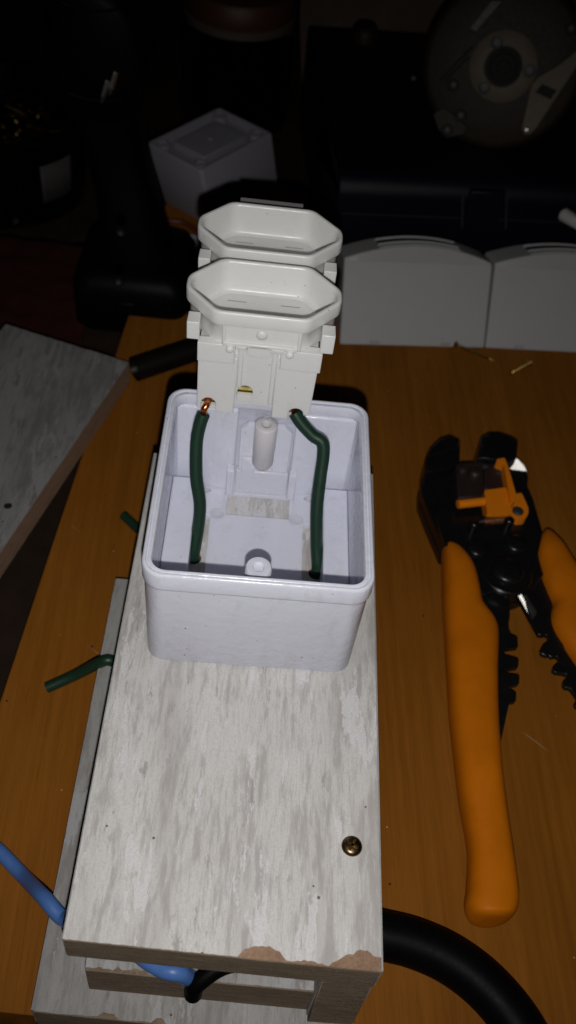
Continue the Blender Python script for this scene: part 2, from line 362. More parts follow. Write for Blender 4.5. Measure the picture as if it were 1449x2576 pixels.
obj('post_web', MB().box(-1.2, .8, 82.5, 85, 22, 44), POSTW, JB)
p = obj('screw_post', MB().lathe([(4.8, 2), (4.4, 44.4), (4.05, 44.9), (2.0, 44.9), (1.8, 44.5), (1.5, 43.8)], (.1, 12.2, 0), n=28), BOXW, JB, smooth=50)

# ------------------------------------------------------------------ socket module standing on the box's back rim
XC, MY = -6.7, 76.0
SM = thing('socket_module', 'warm white double socket module standing wired on the rim of the open box', 'socket', (XC, MY, 52.05))
def M_(mb): return mb.shift((0, 0, 52.05))
def arch(cx, zt, w_, zb): # notch open downwards (list from right-bottom up over to left-bottom)
    return [(cx - w_, zb)] + [(cx - w_ * math.cos(math.pi * k / 8), zt - w_ + w_ * math.sin(math.pi * k / 8)) for k in range(9)] + [(cx + w_, zb)]
hL, hC, hR = (-16.6, 58.6, 2.7), (-3.7, 65.0, 2.8), (15.4, 57.6, 2.8)
# front plates (x,z), local x about XC
lp = [(-20.8, 53.2)] + [(hL[0] - hL[2], 53.2)] + arch(*hL, 53.2)[1:-1] + [(hL[0] + hL[2], 53.0), (hL[0] + hL[2], 52.05), (-7.4, 52.05), (-7.0, 78), (-20.8, 78)]
fr = obj('front_plate', M_(MB().prism(lp, 0, 2.2, [], 'y')), MODW, SM, bevel=.22)
rp = [(6.6, 78), (6.7, 52.05), (hR[0] - hR[2], 52.05)] + arch(*hR, 53.5)[1:-1] + [(hR[0] + hR[2], 54.5), (20.3, 55.0), (21.0, 78)]
obj('front_plate', M_(MB().prism(rp, 0, 2.2, [], 'y')), MODW, SM, bevel=.22)
cp = [(-7.2, 59.0), (hC[0] - hC[2] - .2, 59.0)] + arch(*hC, 59.0)[1:-1] + [(hC[0] + hC[2], 56.2), (6.8, 56.2), (6.8, 86), (-7.2, 86)]
obj('centre_plate', M_(MB().prism(cp, 1.3, 2.6, [], 'y')), MODW, SM, bevel=.15)
for x0, x1 in ((-6.9, -5.2), (4.8, 6.5)): obj('guide_ridge', M_(MB().box(x0, x1, .35, 1.6, 57.5 if x0 > 0 else 64.5, 84)), MODW, SM, bevel=.35)
for (cx, zt, w_), zb in ((hL, 52.6), (hC, 57.5), (hR, 53)):
    obj('hole_chin', M_(MB().box(cx - w_ - .1, cx + w_ + .1, 1.0, 2.6, zb, zt - 4.3)), MODW, SM)
    obj('brass_terminal', M_(MB().box(cx - w_ - .3, cx + w_ + .3, 3.2, 4.2, zt - 6.2, zt + 1)), BRASS, SM)
bd = obj('body', M_(MB().box(-20.8, 20.6, 5.0, 12.5, 52.05, 78).box(-20.6, 20.4, 4.2, 64, 66, 82.6).box(-20.8, -20.0, 2, 6, 53.3, 78).box(19.8, 20.6, 2, 6, 55.2, 78).box(-13, 13, 2.5, 6, 66.5, 82)), MODW, SM, bevel=.3)
obj('shoulder', M_(MB().prism([(-21.1, 76.3), (-8.2, 76.3), (-8.2, 84.3), (-21.1, 84.3)], -.9, 3, [], 'y')), MODW, SM, bevel=.25)
obj('shoulder', M_(MB().prism([(7.6, 75.9), (21.8, 75.9), (21.8, 84.3), (7.6, 84.3)], -.9, 3, [], 'y')), MODW, SM, bevel=.25)
for y0 in (-.6, 36):
    for x0, x1 in ((-24.9, -20.6), (20.6, 25.2)): obj('side_tab', M_(MB().box(x0, x1, y0, y0 + 6, 85.2 if x0 < 0 else 84.6, 92.4)), MODW, SM, bevel=.3)
OCT = [(-15.6, -15.6), (15.6, -15.6), (26.6, -3.4), (26.6, 3.4), (15.6, 15.6), (-15.6, 15.6), (-26.6, 3.4), (-26.6, -3.4)]
def octo(k, cy, z): # inset octagon loop
    return at_z([(x, y + cy) for x, y in roundpoly(inset(OCT, k), 2.3 if k < 2 else 2.9, 5)], z)
for cy, far in ((14.6, False), (51.0, True)):
    lp = [octo(1.5, cy, 84.0), octo(1.2, cy, 92.0), octo(.9, cy, 92.3), octo(.1, cy, 92.6), octo(0, cy, 93.0), octo(0, cy, 97.1), octo(.2, cy, 97.7), octo(.6, cy, 98.0), octo(1.3, cy, 98.0), octo(1.7, cy, 97.7), octo(2.0, cy, 97.0), octo(2.8, cy, 88.4), octo(3.1, cy, 87.3), octo(3.6, cy, 86.5), octo(4.8, cy, 86.2)]
    col = obj('outlet_collar', M_(MB().loft(lp, False, False)), MODW, SM, smooth=50)
    ff = obj('outlet_floor', M_(MB().loft([octo(4.4, cy, 82.4), octo(4.4, cy, 86.22)])), MODW, SM)
    for x in (-9.5, 9.5): obj('contact_slot', M_(MB().box(x - 3.4, x + 3.4, cy + 6.6, cy + 6.95, 85.8, 86.26)), COVD, ff)
    obj('earth_hole', M_(MB().lathe([(2.3, 85.8), (2.3, 86.3)], (0, cy - 6.5, 0), n=18)), DARKH, ff)
    if not far:
        fp = obj('collar_face', M_(MB().box(-12.4, 13.1, cy - 14.75, cy - 12.5, 85.0, 93.0)), MODW, SM, bevel=.35)
        obj('dimple', M_(MB().lathe([(2.0, 0), (1.75, .45), (1.1, .75), (.4, .85)], (.5, cy - 14.7, 89.4), (0, -1, 0), n=22)), MODW, fp, smooth=60)
        for x0, x1 in ((-12.9, -11.7), (12.9, 14.1)): obj('collar_fin', M_(MB().box(x0, x1, cy - 15.4, cy - 12, 80.8 if x0 < 0 else 81.5, 92.8)), MODW, SM, bevel=.4)
    else:
        fp = obj('collar_face', M_(MB().box(-13.5, 13.5, cy - 14.9, cy - 12, 86, 93.6)), MODW, SM, bevel=.35)
        obj('arrow_mark', M_(MB().prism([(1.2, 87.6), (6.6, 87.6), (4.3, 91.4), (3.6, 91.4)], cy - 15.25, cy - 14.7, [], 'y')), MODW, fp)
        obj('arrow_mark', M_(MB().prism([(-7.4, 92.6), (-4.4, 92.6), (-2.6, 91.0), (-1.2, 92.4), (-1.2, 91.6), (-2.4, 89.6), (-4.6, 92.0), (-7.4, 92.0)], cy - 15.25, cy - 14.7, [], 'y')), MODW, fp)
obj('lower_bar', M_(MB().box(-12.6, 13.0, -1.2, 1.6, 84.2, 85.8)), MODW, SM, bevel=.3)
for x in (-10.0, 10.6): obj('peg', M_(MB().lathe([(1.35, 0), (1.35, 1.6), (1.0, 2.0), (.4, 2.15)], (x, -.5, 83.4), (0, -1, 0), n=18)), MODW, SM, smooth=50)
obj('centre_boss', M_(MB().prism(rr(-4.2, 4.4, 80.6, 85.0, 2.0, 5), -1.2, 2, [], 'y')), MODW, SM, bevel=.5)
for x0, x1 in ((-8.0, -4.2), (4.2, 8.4)): obj('stop_block', M_(MB().box(x0, x1, -1.4, 1.5, 83.2, 84.6)), MODW, SM, bevel=.2)
obj('bridge', M_(MB().box(-14, 14, 28.5, 38.0, 84, 91.5)), MODW, SM, bevel=.4)
obj('rear_tab', M_(MB().box(-12.9, 11.7, 64.8, 79.5, 90.6, 92.0)), COVD, SM, bevel=.15)

# ------------------------------------------------------------------ green wires (one wire each, from terminal through the board to the open side)
def wire_pts(px, top, foot):
    y0, y1 = px[0][1], px[-1][1]; out = []
    d0 = (top - CAM).dot(-(R @ Vector((0, 0, 1)))); d1 = (foot - CAM).dot(-(R @ Vector((0, 0, 1))))
    for p_ in px: t = (p_[1] - y0) / (y1 - y0); out.append(pd(p_, 1 / ((1 - t) / d0 + t / d1)))
    return out
def green(px, ytop, tail, name, label, copper):
    top = py(px[0], ytop); foot = pz(px[-1], 2.0)
    pts = wire_pts(px, top, foot); foot = pts[-1]
    path = pts + [Vector((foot.x - .3, foot.y - .8, -8)), Vector((foot.x - .2, foot.y - .8, -17))] + tail
    base = Vector((path[-1].x, path[-1].y, TZ))
    t = thing(name, label, 'wire', base, group='green wires')
    obj('insulation', MB().tube(spline(path, 7), [2.42 + .04 * math.sin(k * .35) for k in range((len(path) - 1) * 7 + 1)], 14).shift(base), GREEN, t, smooth=50)
    obj('conductor', MB().tube(spline(copper, 5), 1.25, 12).shift(base), COPPER, t, smooth=60)
    e = path[-1]; d = (path[-1] - path[-2]).normalized()
    obj('cut_end', MB().tube([e - d * .5, e + d * .12], 1.0, 10).shift(base), COPPER, t)
L = [(512, 1042), (503, 1068), (494.5, 1115), (494, 1200), (503, 1270), (498, 1330), (487, 1394)]
tp = py(L[0], 73.6)
hl = Vector((XC + hL[0], 78.5, 57.0))
green(L, 73.6, [Vector((-34, 46, -30)), pz((305, 1652), -53.5), pz((262, 1662), -54.6), pz((190, 1698), -66), pz((118, 1730), -71)], 'green_wire',
      'green wire with bare copper bend at the socket, long end crossing the base board', [tp + Vector((0, .6, -1.5)), tp + Vector((.1, .2, 1.0)), tp + Vector((.2, .3, 2.4)), tp + Vector((1.0, 1.6, 3.6)), hl])
Rr = [(741, 1038), (757, 1063), (786, 1095), (811, 1114), (813, 1150), (806, 1200), (797, 1280), (796, 1370), (799, 1434)]
tq = py(Rr[0], 77.2)
green(Rr, 77.2, [Vector((5, 60, -30)), Vector((-20, 92, -55)), pz((400, 1378), -68), pz((348, 1331), -70.6), pz((311, 1296), -70.8)], 'green_wire',
      'green wire with a sharp kink below the socket, short stub on the table', [tq, tq + Vector((-.3, 2.5, .4))])

# ------------------------------------------------------------------ blue wire and thick black cable
b0 = pz((-60, 2090), TZ + 2.6)
bpath = [b0, pz((0, 2143), TZ + 2.6), pz((60, 2205), TZ + 4), pz((110, 2257), BT + 3.6), pz((165, 2312), BT + 5), Vector((-47, -72, -39)), Vector((-30, -86, -33.0)), py((400, 2434), spy + 1), py((450, 2447), spy - .2), py((500, 2452), spy + 2), Vector((8, spy + 14, -31))]
t = thing('blue_wire', 'blue insulated wire running in under the top board from the open side', 'wire', (b0.x, b0.y, TZ))
obj('insulation', MB().tube(spline(bpath, 7), 2.75, 16).shift((b0.x, b0.y, TZ)), BLUE, t, smooth=50)
cpx = [(900, 2338), (960, 2352), (1040, 2372), (1130, 2412), (1215, 2475), (1290, 2560), (1350, 2660)]
cpath = [pz(p_, TZ + 9.2) for p_ in cpx]
cpath[0] = cpath[1] + (cpath[1] - cpath[2]).normalized() * 9
t = thing('black_cable', 'thick black rubber cable curving out beside the enclosure across the table', 'cable', (cpath[0].x, cpath[0].y, TZ))
obj('sheath', MB().tube(spline(cpath, 8), 8.7, 24).shift((cpath[0].x, cpath[0].y, TZ)), RUB, t, smooth=60)
q0 = py((487, 2492), spy - 2.5)
t = thing('black_wire', 'black stripped wire end drooping over the front of the spacer block', 'wire', (q0.x, q0.y, BT))
obj('insulation', MB().tube(spline([q0 + Vector((0, -.5, -3)), q0, q0 + Vector((1.5, 1.5, 5)), Vector((q0.x + 10, spy + 4, -31.5)), Vector((16, spy + 6, -32.2)), Vector((26, spy + 9, -32.2))], 6), [2.2, 2.9] + [3.0] * 29, 14).shift((q0.x, q0.y, BT)), RUB, t, smooth=60)

# ------------------------------------------------------------------ wire stripper
ws = thing('wire_stripper', 'black steel wire stripper with yellow grips lying open on the table', 'wire stripper', tuple(pz(cB(860, 1240), TZ)))
WO = pz(cB(860, 1240), TZ)
def Q(pts, z, f=cB): return [tuple(pz(f(*p_), z).to_2d()) for p_ in pts]
def wso(name, mb, m, par=None, **k): return obj(name, mb.shift(WO), m, par or ws, **k)
gl = [(cB(*a), cB(*b)) for a, b in (((322, 1034), (352, 1034)), ((316, 1060), (420, 1062)), ((316, 1110), (482, 1112)), ((316, 1190), (545, 1190)), ((318, 1280), (590, 1280)), ((320, 1400), (620, 1400)), ((324, 1540), (650, 1540)), ((328, 1605), (692, 1605)), ((333, 1665), (742, 1665)), ((338, 1735), (775, 1735)), ((343, 1820), (785, 1820)), ((350, 2000), (780, 2000)))] + \
     [(cC(*a), cC(*b)) for a, b in (((215, 0), (688, 0)), ((240, 400), (694, 400)), ((290, 850), (722, 850)), ((335, 1200), (758, 1200)), ((402, 1570), (810, 1570)), ((415, 1800), (845, 1800)), ((402, 2050), (878, 2050)), ((386, 2180), (887, 2160)), ((398, 2255), (874, 2255)), ((440, 2318), (838, 2322)), ((515, 2357), (755, 2362)), ((590, 2370), (670, 2372)))]
gr_ = [(cB(*a), cB(*b)) for a, b in (((1172, 916), (1202, 918)), ((1132, 972), (1262, 985)), ((1106, 1055), (1325, 1062)), ((1112, 1160), (1395, 1165)), ((1150, 1300), (1492, 1305)), ((1200, 1430), (1585, 1430)), ((1242, 1530), (1655, 1530)), ((1232, 1610), (1700, 1605)), ((1236, 1690), (1748, 1680)), ((1275, 1785), (1802, 1775)), ((1345, 1885), (1862, 1880)), ((1460, 2010), (1932, 2000)), ((1640, 2240), (2055, 2240)), ((1800, 2480), (2180, 2500)), ((1960, 2750), (2310, 2740)), ((2080, 2950), (2400, 2930)), ((2150, 3010), (2390, 2990)), ((2225, 3050), (2330, 3030)))]
for g in (gl, gr_):
    A = spline([pz(a, -63) for a, b in g], 4); Bq = spline([pz(b, -63) for a, b in g], 4); secs = []
    wm = 24.0
    for a, b in zip(A, Bq):
        c_ = (a + b) / 2; hv = (b - a) / 2; hgt = 9.8 * min(1, (hv.length * 2 / 15.0)) ** .45; sec = []
        for k in range(28):
            th = 2 * math.pi * k / 28; cs, sn = math.cos(th), math.sin(th); e = 2 / 2.7
            p_ = c_ + hv * (math.copysign(abs(cs) ** e, cs)); p_.z = TZ + .2 + 9.8 + hgt * math.copysign(abs(sn) ** e, sn); sec.append(p_)
        secs.append(sec)
    wso('grip', MB().loft(secs), GRIP, smooth=80)
zl = -61.5
leftlever = [cB(*p_) for p_ in ((560, 1180), (760, 1300), (880, 1440), (890, 1560), (890, 1620), (880, 1680), (885, 1730), (900, 1770), (950, 1795), (957, 1815), (960, 1870), (952, 1885), (850, 1900), (830, 1915), (850, 1945), (955, 1975), (965, 1990), (963, 2040), (950, 2056), (860, 2070), (850, 2080), (880, 2105))] + \
     [cC(*p_) for p_ in ((895, -2), (908, 12), (910, 25), (905, 75), (890, 90), (805, 108), (800, 122), (860, 155), (878, 175), (876, 240), (862, 255), (812, 260), (718, 690), (640, 700), (600, 0))] + [cB(*p_) for p_ in ((640, 2000), (660, 1760), (560, 1560))]
rightlever = [cB(*p_) for p_ in ((900, 1330), (945, 1425), (1000, 1530), (1060, 1640), (1130, 1768), (1150, 1778), (1200, 1772), (1218, 1790), (1222, 1815), (1170, 1860), (1150, 1895), (1155, 1930), (1200, 1950), (1225, 1945), (1245, 1962), (1290, 1955), (1308, 1975), (1305, 2000), (1260, 2040), (1252, 2070), (1275, 2092), (1340, 2100), (1370, 2108), (1385, 2125), (1345, 2165), (1340, 2190), (1360, 2220), (1405, 2228), (1449, 2290), (1470, 2330), (1440, 2350), (1450, 2380), (1520, 2400), (1560, 2470), (1700, 2600), (1750, 2580), (1560, 2200), (1360, 1900), (1290, 1700), (1290, 1500), (1180, 1250), (1060, 1180))]
wso('lever', MB().prism([tuple(pz(p_, zl).to_2d()) for p_ in leftlever], -64.3, zl), BLK, bevel=.3)
wso('lever', MB().prism([tuple(pz(p_, zl).to_2d()) for p_ in rightlever], -64.6, zl - .4), BLK, bevel=.3)
plate = ((150, 420), (380, 380), (470, 310), (860, 310), (1030, 395), (1045, 445), (1038, 520), (1090, 640), (1130, 780), (1172, 925), (1150, 1050), (1180, 1260), (1090, 1380), (980, 1425), (880, 1440), (800, 1400), (660, 1440), (560, 1180), (430, 1070), (330, 1030), (300, 960), (200, 730), (142, 580), (138, 470))
wso('body_plate', MB().prism(Q(plate, -59), -72.9, -66.6).prism(Q(plate, -59.5), -66.4, -59.5), BLK, bevel=.5)
up = ((250, 690), (400, 660), (450, 760), (860, 760), (1000, 800), (1120, 860), (1165, 925), (1130, 1080), (1060, 1330), (900, 1420), (760, 1380), (600, 1250), (520, 1130), (400, 1060), (335, 1000), (245, 720))
wso('cover_plate', MB().prism(Q(roundpoly(up, 25, 3), -56.5), -59.5, -56.6), BLK, bevel=.4)
j1 = ((170, 400), (175, 280), (215, 190), (290, 115), (375, 85), (470, 130), (465, 300), (375, 372))
j2 = ((618, 280), (645, 100), (700, 66), (810, 66), (900, 95), (962, 132), (950, 272), (860, 318))
for jj in (j1, j2): wso('jaw', MB().prism(Q(jj, -52), -70, -52), BLK, bevel=1.0)
wso('jaw_ridge', MB().prism(Q(((180, 265), (470, 165), (466, 290), (372, 365), (185, 395)), -50), -52, -50.4), BLK, bevel=.4)
wso('jaw_ridge', MB().prism(Q(((655, 160), (955, 175), (945, 270), (870, 300), (640, 270)), -50), -52, -50.4), BLK, bevel=.4)
def tilted(pts, p0, nv, th):
    nv = nv.normalized(); top = []
    for p_ in pts: d_ = ray(cB(*p_)); top.append(CAM + d_ * ((p0 - CAM).dot(nv) / d_.dot(nv)))
    return MB().loft([[tuple(v - nv * th) for v in top], [tuple(v) for v in top]])
pp0 = pz(cB(950, 385), -59.3); tc_ = (CAM - pp0).normalized()
wso('silver_plate', tilted(((862, 322), (940, 280), (962, 296), (1005, 340), (1032, 392), (872, 372)), pp0, tc_ + Vector((.03, -.10, .0)), 1.2), STEEL, label='bright bare steel plate beside the jaw')
wso('centre_block', MB().prism(Q(((430, 330), (560, 310), (665, 310), (668, 600), (450, 620)), -54), -60, -54), BLKD, bevel=.5)
wso('centre_block', MB().prism(Q(((672, 330), (830, 320), (862, 420), (860, 535), (672, 545)), -53), -60, -53), BLKD, bevel=.5)
wso('knob', MB().lathe([(3.4, -54), (3.2, -51.4), (2.4, -50.4), (.8, -50)], tuple(pz(cB(605, 385), -50).to_2d()) + (0,), n=24), BLKD, smooth=50)
for x, y, r_ in ((495, 370, 1.9), (800, 388, 1.9), (685, 335, 1.7)):
    cc = pz(cB(x, y), -52); s_ = wso('small_screw', MB().lathe([(r_, -54.5), (r_, -52.8), (r_ * .6, -52.3), (.3, -52.2)], (cc.x, cc.y, 0), n=18), STEEL if r_ < 0 else GREYM, smooth=50)
for x, y, r_, h_ in ((615, 1045, 5.2, 2.2), (942, 1005, 5.6, 2.4)):
    cc = pz(cB(x, y), -56); wso('rivet', MB().lathe([(r_, -57), (r_, -56.6 + h_ * .5), (r_ * .85, -56.6 + h_ * .85), (r_ * .5, -56.6 + h_), (.4, -56.4 + h_)], (cc.x, cc.y, 0), n=30), BLK, smooth=50)
cc = pz(cB(865, 1255), -56)
wso('pivot_washer', MB().lathe([(12.2, -58), (12.2, -56.2), (11.6, -55.6), (.5, -55.5)], (cc.x, cc.y, 0), n=36), BLK, smooth=40)
wso('pivot_cap', MB().lathe([(7.6, -56), (7.6, -53.6), (6.6, -52.6), (3.5, -52), (.5, -51.9)], (cc.x, cc.y, 0), n=36), BLK, smooth=50)
pp0 = pz(cB(1040, 1530), -59.5)
wso('cutter_blade', MB().prism(Q(((985, 1430), (1025, 1430), (1120, 1580), (1112, 1612), (1085, 1622)), -58.8), -61.6, -58.8), GREYM, bevel=.5, seg=3)
wso('cutter_edge', tilted(((958, 1447), (984, 1431), (1086, 1622), (1064, 1630)), pz(cB(1020, 1530), -60), (CAM - pp0).normalized() + Vector((-.12, -.02, 0)), 1.4), STEEL, label='bright ground cutting edge between the levers')
cc = pz(cB(960, 720), -51)
og = wso('stop_block', MB().prism(Q(roundpoly(((672, 550), (855, 524), (885, 640), (905, 752), (800, 758), (698, 755), (690, 650)), 14, 3), -49), -57, -49.2), ORNG, bevel=.9, seg=3, label='orange plastic wire stop block')
wso('lug', MB().prism(Q(roundpoly(((935, 580), (990, 574), (1020, 640), (1047, 705), (1046, 750), (1022, 792), (955, 797), (890, 752), (880, 660)), 16, 3), -52), -57, -52), ORNG, bevel=.6)
wso('stop_arm', MB().prism(Q(roundpoly(((776, 288), (845, 275), (868, 330), (905, 450), (943, 590), (935, 645), (898, 660), (872, 520), (838, 330)), 12, 3), -47), -55, -47), ORNG, bevel=.7)
wso('stop_rod', MB().tube([pz(cB(448, 672), -51.5), pz(cB(560, 660), -51.5), pz(cB(720, 642), -51.5)], 2.25, 16), ORNG, smooth=50)
wso('lug_screw', MB().lathe([(2.9, -53), (2.9, -51.6), (2.2, -51.0), (.4, -50.9)], (cc.x, cc.y, 0), n=24), GREYM, smooth=50)
a_, b_ = pz(cB(640, 822), -53.5), pz(cB(850, 798), -53.5); dv = (b_ - a_); u_ = Vector((0, 0, 1)); n_ = dv.normalized().cross(u_)
coil = [a_ + dv * (k / 132) + (u_ * math.cos(k * math.pi / 6) + n_ * math.sin(k * math.pi / 6)) * 2.4 for k in range(133)]
wso('spring', MB().tube(coil, .42, 6), BLK, smooth=60)
for x, y in ((592, 835), (888, 805)):
    c2 = pz(cB(x, y), -51); wso('spring_post', MB().lathe([(2.0, -57), (2.0, -52.5), (2.5, -52.2), (2.5, -51), (1.6, -50), (.4, -49.8)], (c2.x, c2.y, 0), n=22), BLK, smooth=50)

# ------------------------------------------------------------------ socket covers behind
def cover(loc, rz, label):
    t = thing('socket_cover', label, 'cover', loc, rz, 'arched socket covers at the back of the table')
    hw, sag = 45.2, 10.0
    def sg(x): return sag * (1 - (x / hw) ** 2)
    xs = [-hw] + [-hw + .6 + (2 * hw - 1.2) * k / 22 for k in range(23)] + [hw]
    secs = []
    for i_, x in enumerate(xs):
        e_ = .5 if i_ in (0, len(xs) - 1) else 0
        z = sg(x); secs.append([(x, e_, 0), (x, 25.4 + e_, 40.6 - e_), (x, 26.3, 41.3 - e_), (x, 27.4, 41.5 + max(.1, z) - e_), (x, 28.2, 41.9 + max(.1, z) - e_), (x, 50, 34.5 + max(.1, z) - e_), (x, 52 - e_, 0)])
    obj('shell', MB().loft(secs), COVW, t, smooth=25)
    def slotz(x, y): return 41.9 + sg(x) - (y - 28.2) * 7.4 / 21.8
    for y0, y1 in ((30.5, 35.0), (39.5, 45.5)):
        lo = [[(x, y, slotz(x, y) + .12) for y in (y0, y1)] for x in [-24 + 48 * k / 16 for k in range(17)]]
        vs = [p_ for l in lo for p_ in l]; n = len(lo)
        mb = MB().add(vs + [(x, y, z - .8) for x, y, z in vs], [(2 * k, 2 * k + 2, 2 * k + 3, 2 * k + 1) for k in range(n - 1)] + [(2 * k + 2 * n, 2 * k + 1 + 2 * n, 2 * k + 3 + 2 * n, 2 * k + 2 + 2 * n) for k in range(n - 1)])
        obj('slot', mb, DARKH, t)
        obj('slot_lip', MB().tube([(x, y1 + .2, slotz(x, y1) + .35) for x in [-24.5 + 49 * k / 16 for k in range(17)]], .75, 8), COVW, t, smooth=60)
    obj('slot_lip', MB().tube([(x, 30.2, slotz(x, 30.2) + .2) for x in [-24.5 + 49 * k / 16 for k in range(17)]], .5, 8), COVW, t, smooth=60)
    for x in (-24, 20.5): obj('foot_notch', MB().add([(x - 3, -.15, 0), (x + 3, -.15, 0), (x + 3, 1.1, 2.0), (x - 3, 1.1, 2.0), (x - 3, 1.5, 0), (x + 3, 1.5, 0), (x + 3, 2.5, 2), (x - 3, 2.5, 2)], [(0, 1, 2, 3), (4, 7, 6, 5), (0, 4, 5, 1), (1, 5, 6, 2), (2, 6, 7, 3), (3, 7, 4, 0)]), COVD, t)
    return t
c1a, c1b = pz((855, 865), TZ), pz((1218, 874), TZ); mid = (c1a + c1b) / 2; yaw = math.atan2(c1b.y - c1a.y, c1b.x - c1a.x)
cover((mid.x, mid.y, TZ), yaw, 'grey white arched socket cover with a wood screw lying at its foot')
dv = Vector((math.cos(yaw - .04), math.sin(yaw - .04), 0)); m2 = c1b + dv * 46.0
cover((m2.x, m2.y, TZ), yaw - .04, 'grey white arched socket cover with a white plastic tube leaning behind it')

# ------------------------------------------------------------------ loose wood screws
def wood_screw(a, b, label, head=True):
    a = pz(a, TZ + 1.6); b = pz(b, TZ + .8); d = (b - a); Lg = d.length; d.normalize()
    t = thing('wood_screw', label, 'screw', (b.x, b.y, TZ), group='loose wood screws')
    o_ = Vector((b.x, b.y, TZ)); n = 34; prof = []
    for k in range(n):
        tt_ = k / (n - 1); r_ = 1.15 * (1 - max(0, tt_ - .82) / .2) ; prof.append((max(.12, r_ * (1.0 if k % 2 else .72)), Lg * (.12 + .88 * tt_)))
    obj('shank', MB().lathe(prof, a - Vector((0, 0, 0)), d, 10).shift(o_), GOLD, t, smooth=40)
    h_ = obj('head', MB().lathe([(2.3, 0), (2.5, .4), (2.2, .9), (1.0, 2.8), (.9, Lg * .13)], a, d, 16).shift(o_), GOLD, t, smooth=40)
    return t
wood_screw((1143, 866), (1245, 908), 'brass coloured wood screw pointing out from under the cover')
wood_screw((1333, 912), (1281, 941), 'brass coloured wood screw lying loose on the bare table')

# ------------------------------------------------------------------ white tube, dark pipe, scrap board
ta, tb_ = pd((1420, 541), 590), pd((1475, 575), 575)
base = Vector((ta.x, ta.y, TZ))
t = thing('white_tube', 'short white plastic tube leaning behind the arched cover', 'tube', base)
lowp = tb_ + (tb_ - ta) * 3.0; lowp.z = TZ + 3; 
mbt = MB().tube([ta, tb_, Vector((lowp.x, lowp.y + 20, TZ + 4))], 4.2, 16); obj('tube', mbt.shift(base), WHT, t, smooth=50)
pa, pb = pz((337, 930), TZ + 6.6), pz((540, 862), TZ + 7)
pm = (pa + pb) / 2
t = thing('dark_pipe', 'dark brown black plastic pipe offcut lying behind the junction box', 'pipe', (pm.x, pm.y, TZ))
d = (pb - pa).normalized(); pa = pa; u1 = d.orthogonal().normalized(); u2 = d.cross(u1)
outer = [[c_ + (u1 * math.cos(2 * math.pi * k / 28) + u2 * math.sin(2 * math.pi * k / 28)) * r_ for k in range(28)] for c_, r_ in ((pa + d * 8, 6.0), (pa + d * .3, 6.1), (pa, 6.4), (pa + d * .3, 7.0), (pb, 7.0), (pb, 6.0), (pb - d * 8, 6.0))]
obj('pipe_wall', MB().loft(outer, False, False).shift((pm.x, pm.y, TZ)), PVC, t, smooth=60)
sb_z = -58.0
k0, k1, k2 = pz((324.7, 911), sb_z), pz((15, 815), sb_z), pz((0, 1390), sb_z)
e1 = (k2 - k0).normalized(); k3 = k0 + e1 * 260; k4 = k1 + e1 * 262
sbo = Vector((k0.x, k0.y, TZ))
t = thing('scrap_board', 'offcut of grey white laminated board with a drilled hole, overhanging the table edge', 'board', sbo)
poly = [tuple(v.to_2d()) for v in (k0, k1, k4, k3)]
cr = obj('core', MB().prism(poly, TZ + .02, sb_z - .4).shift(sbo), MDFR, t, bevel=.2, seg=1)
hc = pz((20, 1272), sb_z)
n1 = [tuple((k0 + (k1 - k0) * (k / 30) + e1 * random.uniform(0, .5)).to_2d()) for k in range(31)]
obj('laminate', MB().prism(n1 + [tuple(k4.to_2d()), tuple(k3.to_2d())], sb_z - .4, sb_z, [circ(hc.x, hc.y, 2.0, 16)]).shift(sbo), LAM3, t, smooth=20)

obj('hole_shade_disc', MB().lathe([(1.95, sb_z - .45), (1.95, sb_z - .3), (.3, sb_z - .32)], (hc.x, hc.y, 0), n=16).shift(sbo), DARKH, t)  # near-black disc paints the hole's inner shade just below the laminate face
# ------------------------------------------------------------------ small white box lying upside down
zt = -30.0
F = [pz(p_, zt) for p_ in ((509, 429), (693, 330), (540, 270), (368, 362))]
fc = sum(F, Vector()) / 4; ux = (F[1] - F[0]).normalized(); fyaw = math.atan2(ux.y, ux.x); fw = ((F[1] - F[0]).length + (F[2] - F[3]).length) / 4; fd = ((F[3] - F[0]).length + (F[2] - F[1]).length) / 4
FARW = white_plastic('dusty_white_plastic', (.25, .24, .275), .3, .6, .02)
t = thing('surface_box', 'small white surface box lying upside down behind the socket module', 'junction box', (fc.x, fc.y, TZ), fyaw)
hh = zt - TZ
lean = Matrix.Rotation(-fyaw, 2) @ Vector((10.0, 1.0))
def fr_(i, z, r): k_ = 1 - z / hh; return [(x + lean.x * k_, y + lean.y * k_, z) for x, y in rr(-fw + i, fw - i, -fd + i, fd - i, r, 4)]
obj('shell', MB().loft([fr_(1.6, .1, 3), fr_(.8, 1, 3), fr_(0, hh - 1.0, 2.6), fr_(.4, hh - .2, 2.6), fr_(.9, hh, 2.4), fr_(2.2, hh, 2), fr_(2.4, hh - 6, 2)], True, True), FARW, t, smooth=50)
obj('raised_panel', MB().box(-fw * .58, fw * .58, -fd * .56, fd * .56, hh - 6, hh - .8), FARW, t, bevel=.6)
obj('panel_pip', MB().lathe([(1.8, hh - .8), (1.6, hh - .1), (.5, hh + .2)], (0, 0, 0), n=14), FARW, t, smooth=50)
for sx in (-1, 1):
    for sy in (-1, 1):
        obj('corner_boss', MB().lathe([(5.0, hh - 6), (4.8, hh - .6), (3.4, hh - .5), (3.2, hh - 2.5), (1.9, hh - 2.6), (1.8, hh - 1)], (sx * (fw - 8), sy * (fd - 7.5), 0), n=20), FARW, t, smooth=50)
rw = [pz(p_, TZ + 2) for p_ in ((374, 535), (400, 548), (430, 556), (462, 560), (492, 578))]
o = obj('wire_scrap', MB().tube(spline(rw, 5), 1.9, 10).shift((rw[0].x, rw[0].y, TZ)), REDW, smooth=60); o.location = Vector((rw[0].x, rw[0].y, TZ)) * S
